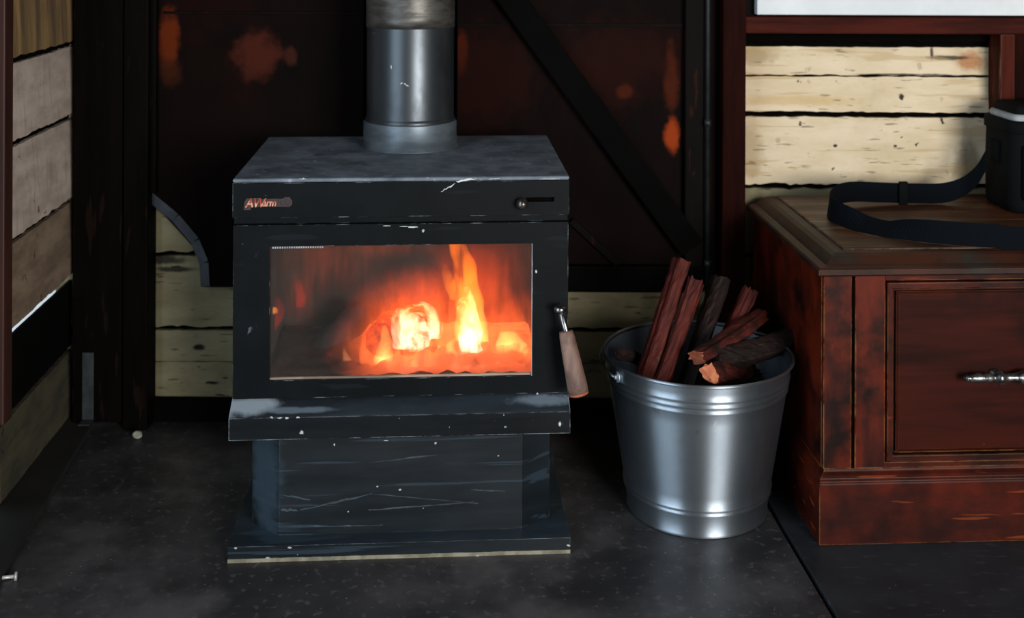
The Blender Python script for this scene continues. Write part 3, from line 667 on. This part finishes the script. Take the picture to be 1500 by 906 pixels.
def haze(name, cols, strength, blobs, sc, sv, nlo, nhi, x0, x1, y0, y1, ptop, pbot):
    m_ = gas(name, cols, strength, zz(552), zz(362), sc, sv, nlo, nhi, .0)
    nt = m_.node_tree; em = [n for n in nt.nodes if n.type == 'EMISSION'][0]
    s = NT.__new__(NT); s.m = m_; s.t = nt; s.co = [n for n in nt.nodes if n.type == 'TEX_COORD'][0].outputs['Object']
    src = em.inputs['Strength'].links[0].from_socket; tot = None
    for i, (px, py, y, rx, ry, rz, k) in enumerate(blobs):
        c = sat(px, py, y)-Vector((.05, .15, .31)); q = 2.33/F
        b_ = s.math('MULTIPLY', s.blob(tuple(c), (rx*q, ry, rz*q), i*3+1, .28, 22, .85), k)
        tot = b_ if tot is None else s.math('MAXIMUM', tot, b_)
    s.l(s.math('MULTIPLY', src, tot), em.inputs['Strength'])
    a, b = sat(x0, pbot, (y0+y1)/2), sat(x1, ptop, (y0+y1)/2)
    MB().box(a.x-.05, b.x-.05, y0-.15, y1-.15, a.z-.31, b.z-.31).build('flame_glow', m_, fire)
haze('gas_body', ['ff7638', 'ff6a2e', 'fa5820', 'e04414', 'b03010'], 21, [(662, 520, .15, 108, .09, 68, 1), (632, 458, .17, 76, .08, 44, .8), (750, 530, .13, 60, .08, 45, .9), (690, 440, .17, 48, .08, 75, .5)], 30, (1.3, 1, .45), .30, .62, 470, 800, .055, .24, 362, 556)
haze('gas_red_brown', ['7a2412', '7a2a14', '8a3016', '9a3c18'], 7, [(480, 385, .28, 60, .05, 40, .9), (545, 362, .28, 90, .05, 14, 1.0), (745, 430, .28, 45, .05, 90, 1)  , (440, 430, .28, 22, .05, 38, 1.2)], 26, (2.2, 1, .3), .36, .62, 385, 800, .245, .335, 352, 556)
# low broad body of flame behind the logs, and sheets in front
pass
flame([(590, 552, .07, 60), (590, 510, .08, 64), (585, 470, .09, 50), (575, 435, .1, 20)], .35, g1, 2)
flame([(742, 553, .08, 40), (744, 520, .09, 40), (744, 480, .10, 32), (738, 430, .11, 18), (734, 390, .12, 7)], .35, g1, 22)
# tall column
flame([(694, 552, .13, 30), (694, 520, .14, 28), (690, 480, .15, 24), (687, 440, .16, 22), (683, 405, .17, 19), (677, 380, .18, 16), (668, 352, .19, 13)], .6, g2, 3)
flame([(664, 440, .15, 5), (660, 420, .15, 9), (656, 400, .15, 8), (652, 388, .16, 3)], .8, g2, 4)
flame([(692, 552, .10, 20), (692, 520, .11, 18), (690, 490, .12, 17), (686, 450, .13, 13), (684, 420, .14, 5)], .8, g3, 5)
flame([(604, 512, .09, 26), (604, 490, .10, 32), (596, 468, .11, 26), (590, 452, .12, 8)], .5, g3, 6)
flame([(636, 498, .09, 9), (637, 480, .10, 12), (634, 462, .11, 11), (628, 448, .12, 7), (616, 442, .12, 3)], .8, g3, 7)
flame([(563, 545, .08, 12), (562, 525, .09, 14), (566, 500, .1, 10), (563, 476, .1, 3)], .8, g2, 8)
flame([(745, 553, .10, 30), (748, 530, .11, 32), (750, 505, .12, 24), (740, 485, .13, 8)], .6, g2, 9)
flame([(722, 540, .20, 18), (716, 500, .20, 16), (710, 450, .21, 14), (705, 400, .21, 10), (700, 372, .21, 5)], .6, g4, 10)
#flame([(735, 500, .24, 16), (738, 450, .24, 18), (736, 400, .25, 16), (728, 360, .26, 12)], .8, g5, 11)
flame([(440, 450, .27, 6), (441, 435, .27, 9), (438, 420, .27, 8), (436, 408, .27, 2)], .7, g4, 12)
flame([(398, 490, .20, 3), (404, 470, .20, 9), (408, 455, .20, 10), (406, 440, .20, 7), (404, 430, .20, 2)], .7, g4, 13)
flame([(401, 460, .17, 6), (402, 455, .17, 7), (402, 450, .17, 4)], .8, g2, 14)
flame([(485, 545, .13, 4), (484, 525, .13, 6), (482, 505, .14, 2)], .8, g4, 15)
#flame([(470, 430, .30, 20), (475, 400, .30, 26), (500, 375, .31, 30), (540, 360, .31, 20)], .5, g5, 16)
#flame([(640, 470, .30, 60), (640, 430, .30, 62), (650, 400, .31, 45), (660, 365, .31, 30)], .4, g5, 17)

rf = random.Random(3)
for k in range(15):      # small tongues over the ember bed
    px = 515+k*18+rf.uniform(-6, 6); hgt = rf.uniform(22, 62); w_ = rf.uniform(5, 11); y = rf.uniform(.05, .12)
    flame([(px, 554, y, w_), (px+rf.uniform(-4, 4), 554-hgt*.4, y, w_*1.1), (px+rf.uniform(-6, 6), 554-hgt*.8, y+.01, w_*.6), (px+rf.uniform(-8, 8), 554-hgt, y+.01, 1.5)], .8, g2 if k % 3 else g6, 40+k)

# ------------------------------------------------------------ galvanised bucket
BC = at(1020, 790, 2.36); bxx = BC.x
bk = thing('metal_bucket', 'galvanised metal bucket full of split firewood beside the stove', 'bucket', (bxx, 2.36, 0))
def rad(z): return .1365+(.186-.1365)*(z/.31)
pr = [(.0, .012), (rad(.012)-.001, .012), (rad(0)+.001, .0), (rad(0)+.0035, .002), (rad(.006)+.0025, .006), (rad(.012), .009)]
z = .014
def ring(z0_): return [(rad(z0_-.004), z0_-.004), (rad(z0_-.002)+.0018, z0_-.002), (rad(z0_)+.0028, z0_), (rad(z0_+.002)+.0018, z0_+.002), (rad(z0_+.004), z0_+.004)]
for zr in (.046, .056): pr += ring(zr)
for k in range(1, 10): zq = .062+(.244-.062)*k/10; pr.append((rad(zq), zq))
for zr in (.252, .264, .276): pr += ring(zr)
pr += [(rad(.29), .29), (rad(.302)+.001, .302)]
m = MB().lathe(pr, n=128)
m.lathe([(rad(.302)-.0015, .302)]+[(rad(q)-.0015, q) for q in (.28, .2, .1, .014)]+[(0, .0135)], n=128)
m.build('bucket_body', gal, bk)
m = MB(); rr_ = rad(.306)+.003
m.lathe([(rr_+.0034*math.cos(2*math.pi*k/10), .306+.0034*math.sin(2*math.pi*k/10)) for k in range(11)], n=128)
m.build('rim', gal, bk)
for sgn, an in ((1, 205), (-1, 25)):
    a = R(an); e = Vector((math.cos(a), math.sin(a), 0)); tdir = Vector((-e.y, e.x, 0)); r0 = rad(.285)
    m = MB()
    c0 = e*(r0+.003)+Vector((0, 0, .285))
    m.tube([c0-e*.004, c0+e*.003], .011, 16); m.tube([c0+e*.003, c0+e*.0075], .0055, 12)
    m.build('handle_ear', gal, bk)
# wire bail lying down against the back of the rim
a0 = R(205); pts = []
for k in range(33):
    a = R(205-180*k/32); rr2 = rad(.285)+.011
    pts.append((rr2*math.cos(a), rr2*math.sin(a), .286+.012*math.sin(math.pi*k/32)))
MB().tube(pts, .0024, 8).build('bail_handle', gal, bk)

# firewood
def split(p0, p1, w, h, m_, label, seed=0, roll=0, rough=.12, wedge=.6):
    """split billet: irregular wedge section, splintered along its length"""
    rr = random.Random(seed); p0, p1 = Vector(p0), Vector(p1); ax_ = (p1-p0); L_ = ax_.length
    sec = [(-.5, -.5), (-.1, -.56), (.5, -.42), (.56, 0), (.42*wedge+.1, .46), (0, .56), (-.44*wedge, .48), (-.54, .05)]
    sec = [(x+rr.uniform(-.07, .07), y+rr.uniform(-.07, .07)) for x, y in sec]
    # refine the section so splinters and grooves can run along it
    s2 = []
    for i in range(len(sec)):
        a, b = Vector(sec[i]), Vector(sec[(i+1) % len(sec)])
        for q in range(3): s2.append(a.lerp(b, q/3))
    n = len(s2); gro = [rr.uniform(-.11, .09) for _ in s2]; vs = []; N = 22
    zax = ax_.normalized(); xax = zax.orthogonal().normalized(); xax = Matrix.Rotation(R(roll), 3, zax) @ xax; yax = zax.cross(xax)
    rot = Matrix((xax, yax, zax)).transposed()
    for i in range(N+1):
        t_ = i/N; k = 1+.06*math.sin(t_*5+seed); bend = .006*math.sin(t_*math.pi*rr.choice([1]))*((seed % 3)-1)
        for j, p in enumerate(s2):
            g_ = 1+gro[j]+.12*mnoise.noise(Vector((t_*26, j*1.3, seed+5)))+.10*mnoise.noise(Vector((t_*9, j*.8, seed)))
            endj = (rr.uniform(-.004, .004) if i in (0, N) else 0)
            vs.append(Vector((p.x*w*k*g_+bend, p.y*h*k*g_, t_*L_+endj)))
    fs = [(i*n+j, i*n+(j+1) % n, (i+1)*n+(j+1) % n, (i+1)*n+j) for i in range(N) for j in range(n)]
    mb = MB().add(vs, fs, 0)
    mb.add([], []); mb.f += [list(range(n))[::-1], list(range(N*n, (N+1)*n))]; mb.mi += [1, 1]; mb.sm += [False, False]
    o = mb.build('firewood', m_)
    o.matrix_world = Matrix.Translation(p0) @ rot.to_4x4()
    tag(o, label, 'firewood', 'split firewood in the metal bucket')
    return o
fw_bright = mat('fresh_orange_wood_end', 'd07c50', 'b06040', sc=60, rough=.7, bump=.4, specks=(('5a2c1c', 70, (1, 1, 1), .68, .7),))
RW, DK = [fw_red, fw_end], [fw_dark, fw_dark]
RD = [fw_red, fw_red]
def seg(a, Ya, b, Yb, ext=0):
    A, B = at(*a, Ya), at(*b, Yb); return A-(B-A)*ext, B
A, B = seg((944, 555), 2.35, (997, 382), 2.43, .25); split(A, B, .050, .036, [fw_red, fw_dark], 'tallest red-brown split log standing at the left of the bucket', 1, 40)
A, B = seg((968, 562), 2.31, (1020, 410), 2.39, .3); split(A, B, .032, .028, RD, 'slim red-brown split log leaning against the tallest one', 2, 10)
A, B = seg((1015, 535), 2.38, (1056, 410), 2.46, .6); split(A, B, .046, .034, DK, 'dark brown upright split log in the middle of the bucket', 3, 30)
A, B = seg((1062, 500), 2.43, (1097, 424), 2.48, 1.4); split(A, B, .028, .022, [fw_red, fw_dark], 'short dark split log at the back of the bucket, its red tip showing', 4, 70)
A, B = seg((1021, 524), 2.27, (1114, 462), 2.46, 0); split(A, B, .036, .028, RW, 'red split log lying aslant on top, its cut end facing forward', 5, 20)
A, B = seg((1046, 526), 2.30, (1168, 494), 2.43, 0); split(A, B, .042, .036, DK, 'dark brown split log lying across and over the right rim of the bucket', 6, 50)
A, B = seg((1042, 549), 2.215, (1098, 545), 2.42, 0); split(A, B, .026, .034, [fw_red, fw_bright], 'small split log with a bright orange cut end just above the front rim', 7, 0)
A, B = seg((908, 520), 2.37, (945, 535), 2.45, 0); split(A, B, .022, .018, DK, 'stubby dark split log low inside the left of the bucket', 8, 0)
A, B = Vector((bxx-.02, 2.28, .245)), Vector((bxx+.13, 2.42, .235)); split(A, B, .04, .034, DK, 'dark split log buried low at the right of the bucket', 9, 0)
A, B = Vector((bxx+.02, 2.25, .205)), Vector((bxx+.06, 2.48, .20)); split(A, B, .05, .04, DK, 'dark split log buried under the slanting pieces', 10, 0)

# ------------------------------------------------------------ cabinet
CY = R(3.0)
cc = at(1200, 800, 2.20)
cab = thing('wooden_cabinet', 'low worn mahogany cabinet with a panelled drawer and moulded top', 'cabinet', (cc.x, 2.20, 0), CY)
CM = Matrix.Translation((cc.x, 2.20, 0)) @ Matrix.Rotation(CY, 4, 'Z'); CI = CM.inverted()
CW, CD = .78, .53
m = MB().rings(0, CW, 0, CD, [(0, 0), (0, .114), (-.003, .118), (-.002, .123), (-.006, .128), (-.012, .133), (-.013, .138)])
m.build('plinth', wood_c, cab, bevel=.0015)
# carcass
i_ = .010
m = MB(); m.box(i_, .028, i_+.012, CD-.004, .137, .506); m.box(CW-.028, CW-i_, i_+.012, CD-.004, .137, .506); m.box(.028, CW-.028, CD-.016, CD-.004, .137, .506)
m.box(.028, CW-.028, i_+.012, CD-.016, .137, .15); m.box(.028, CW-.028, i_+.012, CD-.016, .492, .506)
m.build('carcass', wood_v, cab, bevel=.0012)
def cx(px): v = CI @ at(px, 550, 2.21+(px-1200)*.0007/10); return v.x
g0, g1_ = .0645, .0705; dl = .131; dr = CW-dl
def upright(x0, x1): return MB().box(x0, x1, i_, i_+.012, .138, .506)
upright(i_, g0).build('face_stile', wood_v, cab, bevel=.0022)
upright(g1_, dl-.002).build('face_stile', wood_v, cab, bevel=.0018)
upright(CW-g0, CW-i_).build('face_stile', wood_v, cab, bevel=.0022)
upright(dr+.002, CW-g1_).build('face_stile', wood_v, cab, bevel=.0018)
MB().box(dl-.002, dr+.002, i_+.001, i_+.012, .492, .506).build('face_rail', wood_c, cab, bevel=.001)
MB().box(dl-.002, dr+.002, i_+.001, i_+.012, .138, .149).build('face_rail', wood_c, cab, bevel=.001)
MB().box(g0, g1_, i_+.006, i_+.0119, .138, .506).build('groove', dark, cab)
# drawer: frame with recess and raised field
m = MB(); z0_, z1_ = .151, .490
m.hole_plate(dl, dr, z0_, z1_, dl+.012, dr-.012, z0_+.013, z1_-.013, i_-.004, i_+.012)
m.box(dl+.012, dr-.012, i_+.007, i_+.012, z0_+.013, z1_-.013)
dw = m.build('drawer', wood_c, cab, bevel=.0025, seg=3)
# field: chamfered slab
m = MB(); x0, x1, q0, q1 = dl+.018, dr-.018, z0_+.018, z1_-.018
def rect(o_, y): return [(x0+o_, y, q0+o_), (x1-o_, y, q0+o_), (x1-o_, y, q1-o_), (x0+o_, y, q1-o_)]
vs = rect(0, i_+.008)+rect(0, i_+.001)+rect(.005, i_-.002)
m.add(vs, [(k*4+i, k*4+(i+1) % 4, (k+1)*4+(i+1) % 4, (k+1)*4+i) for k in range(2) for i in range(4)]+[(8, 9, 10, 11)])
m.build('drawer_field', mat('drawer_mahogany', '3a120a', '210a06', sc=5, sv=(.5, 1, 5), lo=.35, hi=.7, rough=.45, rough2=.55, spec=.08, bump=.12, bdist=.0006,
        blotch=('120807', 4, .55, .75), edge=('8a6040', .0025, .8, .35), specks=(('e8dccb', 70, (1, 1, 1), .77, .7),)), dw)
# handle: turned bar with beads on two posts
hc = CI @ at(1500, 555, 2.20); hz = hc.z; hxm = (dl+dr)/2; y_h = i_-.024
half = hxm-(CI @ at(1415, 556, 2.19)).x
prof = [(0, .0012), (.03, .0045), (.055, .0058), (.085, .003), (.11, .0052), (.16, .0048), (.20, .0056), (.26, .0064), (.32, .0052), (.40, .0060), (.46, .0046), (.50, .0035), (.53, .0078), (.57, .0090), (.61, .0085), (.64, .0045), (.70, .006), (.78, .0048), (.86, .0064), (.93, .0086), (1.0, .0092)]
full = [(t_*half, r*1.45) for t_, r in prof]; full += [(2*half-x, r) for x, r in full[::-1][1:]]
m = MB().tube([(hxm-half+x, y_h, hz) for x, r in full], [r for x, r in full], 16)
hd = m.build('drawer_handle', pewter, dw); hd['label'] = 'ornate pewter bar handle'
for sx_ in (-1, 1):
    x = hxm+sx_*half*.43
    MB().tube([(x, i_-.0015, hz), (x, i_-.006, hz), (x, i_-.010, hz), (x, y_h, hz)], [.010, .010, .0045, .004], 16).build('handle_post', pewter, hd)
# moulded top
m = MB().rings(0, CW, 0, CD, [(-.012, .504), (.0, .504), (.004, .508), (.004, .5175), (.0, .520), (-.012, .522), (-.016, .5215), (-.022, .526), (-.034, .534), (-.044, .5375), (-.056, .5385), (-.060, .536), (-.066, .536)], mi=1)
m.rings(0, CW, 0, CD, [(-.066, .520), (-.0665, .5385), (-.069, .540)], mi=0)
tp = m.build('cabinet_top', [wood_t, wood_m], cab, bevel=.0012)

# ------------------------------------------------------------ camera bag on the cabinet
ZT = .540
b0 = at(1441, 317, 2.55)
bag = thing('camera_bag', 'black nylon camera bag with a long shoulder strap on the cabinet', 'bag', (b0.x+.062, 2.55, ZT+.0015), R(3))
BWd, BD, BH = .23, .15, .200
def rrect(o_, z, r=.03, k=6):
    out = []
    for (cx_, cy_, a) in ((BWd-r, BD-r, 0), (r, BD-r, 90), (r, r, 180), (BWd-r, r, 270)):
        for i in range(k+1):
            t_ = R(a+90*i/k); out.append((cx_+(r+o_)*math.cos(t_), cy_+(r+o_)*math.sin(t_), z))
    return out
def loft(levels, mi=0):
    mb = MB(); vs = []; n = len(levels[0])
    for L_ in levels: vs += L_
    fs = [(i*n+j, i*n+(j+1) % n, (i+1)*n+(j+1) % n, (i+1)*n+j) for i in range(len(levels)-1) for j in range(n)]
    fs += [tuple(range(n))[::-1], tuple(range((len(levels)-1)*n, len(levels)*n))]
    return mb.add(vs, fs, mi, True)
body = loft([rrect(-.008, 0), rrect(-.001, .004), rrect(.001, .02), rrect(.002, .10), rrect(0, .17), rrect(-.002, BH-.004), rrect(-.006, BH)]).build('bag_body', bag_m, bag)
loft([rrect(.001, BH-.028), rrect(.005, BH-.026), rrect(.005, BH-.008), rrect(.003, BH-.002)]).build('lid_band', bag_m, bag)
o = loft([rrect(-.010, BH-.004), rrect(-.006, BH+.006), rrect(-.010, BH+.012), rrect(-.02, BH+.014)]).build('lid_lining', bag_g, bag); o['label'] = 'pale grey lining edge'
loft([rrect(-.018, BH+.010), rrect(-.014, BH+.020), rrect(-.022, BH+.030), rrect(-.029, BH+.033)]).build('lid', bag_m, bag)
MB().box(.02, BWd-.03, -.014, .004, .03, .15).build('front_pocket', bag_m, bag, bevel=.008, seg=4)
MB().box(-.006, .002, .055, .095, .10, .15).build('strap_anchor', strap_m, bag, bevel=.003)
# strap
raw = [(1444, 235, 2.60, 0, 1), (1430, 258, 2.62, 0, 1), (1408, 275, 2.645, 0, 1), (1380, 283, 2.65, 0, 1), (1340, 283.5, 2.65, 0, 1), (1290, 282, 2.645, 0, 1), (1250, 281, 2.63, 0, 1), (1229, 285, 2.60, .0, 1),
       (1215, 296, 2.545, .1, 1), (1219, 308, 2.49, .25, .95), (1240, 320, 2.44, .5, .8), (1268, 329, 2.40, .8, .55), (1295, 335, 2.37, .8, .5), (1325, 339, 2.345, .6, .7), (1365, 343, 2.315, .4, .88), (1430, 347, 2.285, .25, .95), (1500, 350, 2.27, .15, 1), (1580, 353, 2.262, .1, 1)]
BM = (Matrix.Translation(bag.location) @ Matrix.Rotation(R(3), 4, 'Z')).inverted()
def cr_(P, t_):
    i = min(int(t_), len(P)-2); f = t_-i; p0, p1, p2, p3 = P[max(i-1, 0)], P[i], P[i+1], P[min(i+2, len(P)-1)]
    return [.5*((2*b)+(-a+c)*f+(2*a-5*b+4*c-d_)*f*f+(-a+3*b-3*c+d_)*f**3) for a, b, c, d_ in zip(p0, p1, p2, p3)]
pts = []
for (px, py, Y, ty, tz) in raw: v = at(px, py, Y); pts.append((v.x, v.y, v.z, ty, tz))
vs = []; NS = 110
for k in range(NS+1):
    x, y, z, ty, tz = cr_(pts, k/NS*(len(pts)-1)-1e-6); x2, y2, *_ = cr_(pts, min(len(pts)-1.001, k/NS*(len(pts)-1)+.05))
    c = Vector((x, y, z)); t_ = Vector((x2-x, y2-y, 0)); t_ = t_.normalized() if t_.length > 1e-6 else Vector((1, 0, 0))
    nrm = Vector((-t_.y, t_.x, 0)); wv = (Vector((0, 0, 1))*tz+nrm*ty).normalized()*.0225; th = wv.cross(t_).normalized()*.0011
    lowz = (c-wv).z; zmin = ZT+.001
    if lowz < zmin and y > 2.275: c.z += zmin-lowz
    for q in (c-wv-th, c+wv-th, c+wv+th, c-wv+th): vs.append(BM @ q)
mb = MB().add(vs, [(i*4+j, i*4+(j+1) % 4, (i+1)*4+(j+1) % 4, (i+1)*4+j) for i in range(NS) for j in range(4)]+[(0, 1, 2, 3), (NS*4+3, NS*4+2, NS*4+1, NS*4)], 0, True)
st = mb.build('shoulder_strap', strap_m, bag); st.data.polygons.foreach_set('use_smooth', [False]*len(st.data.polygons))
# slider buckle on the strap
v = BM @ at(1323, 283, 2.643)
MB().box(v.x-.010, v.x+.010, v.y-.004, v.y+.004, v.z-.026, v.z+.026).build('strap_slider', bag_m, bag, bevel=.002)

# ------------------------------------------------------------ daylight and camera
w = bpy.data.worlds.new('overcast_sky'); S.world = w; w.use_nodes = True
bg = w.node_tree.nodes['Background']; bg.inputs[0].default_value = (.80, .92, 1.0, 1); bg.inputs[1].default_value = .75
def area(name, loc, rot, sx_, sy_, power, col):
    l = bpy.data.lights.new(name, 'AREA'); l.shape = 'RECTANGLE'; l.size = sx_; l.size_y = sy_; l.energy = power; l.color = col
    o = bpy.data.objects.new(name, l); COL.objects.link(o); o.location = loc; o.rotation_euler = rot; return o
area('side_door_daylight', (-1.075, .8, 1.1), (0, R(-90), 0), 2.08, 1.55, 29, (.74, .88, 1.0))
area('doorway_daylight', (2.2, -2.55, 1.35), (R(90), 0, R(18)), 1.7, 1.6, 230, (1.0, .97, .93))

cd = bpy.data.cameras.new('camera'); cam = bpy.data.objects.new('camera', cd); COL.objects.link(cam)
cd.sensor_width = 36; cd.sensor_fit = 'HORIZONTAL'; cd.lens = F/1500*36; cd.shift_y = -(453-YH)/1500
cam.matrix_world = Matrix.Translation((0, 0, H)) @ Matrix.Rotation(R(90), 4, 'X') @ Matrix.Rotation(ROLL, 4, 'Z')
cd.dof.use_dof = True; cd.dof.focus_distance = 2.17; cd.dof.aperture_fstop = 3.2; cd.clip_start = .05
S.camera = cam
S.view_settings.view_transform = 'Standard'; S.view_settings.look = 'None'; S.view_settings.gamma = 1; S.view_settings.use_curve_mapping = False
S.view_settings.exposure = 0
S.cycles.volume_max_steps = 64; S.cycles.use_denoising = True; S.cycles.max_bounces = 8; S.cycles.transparent_max_bounces = 24
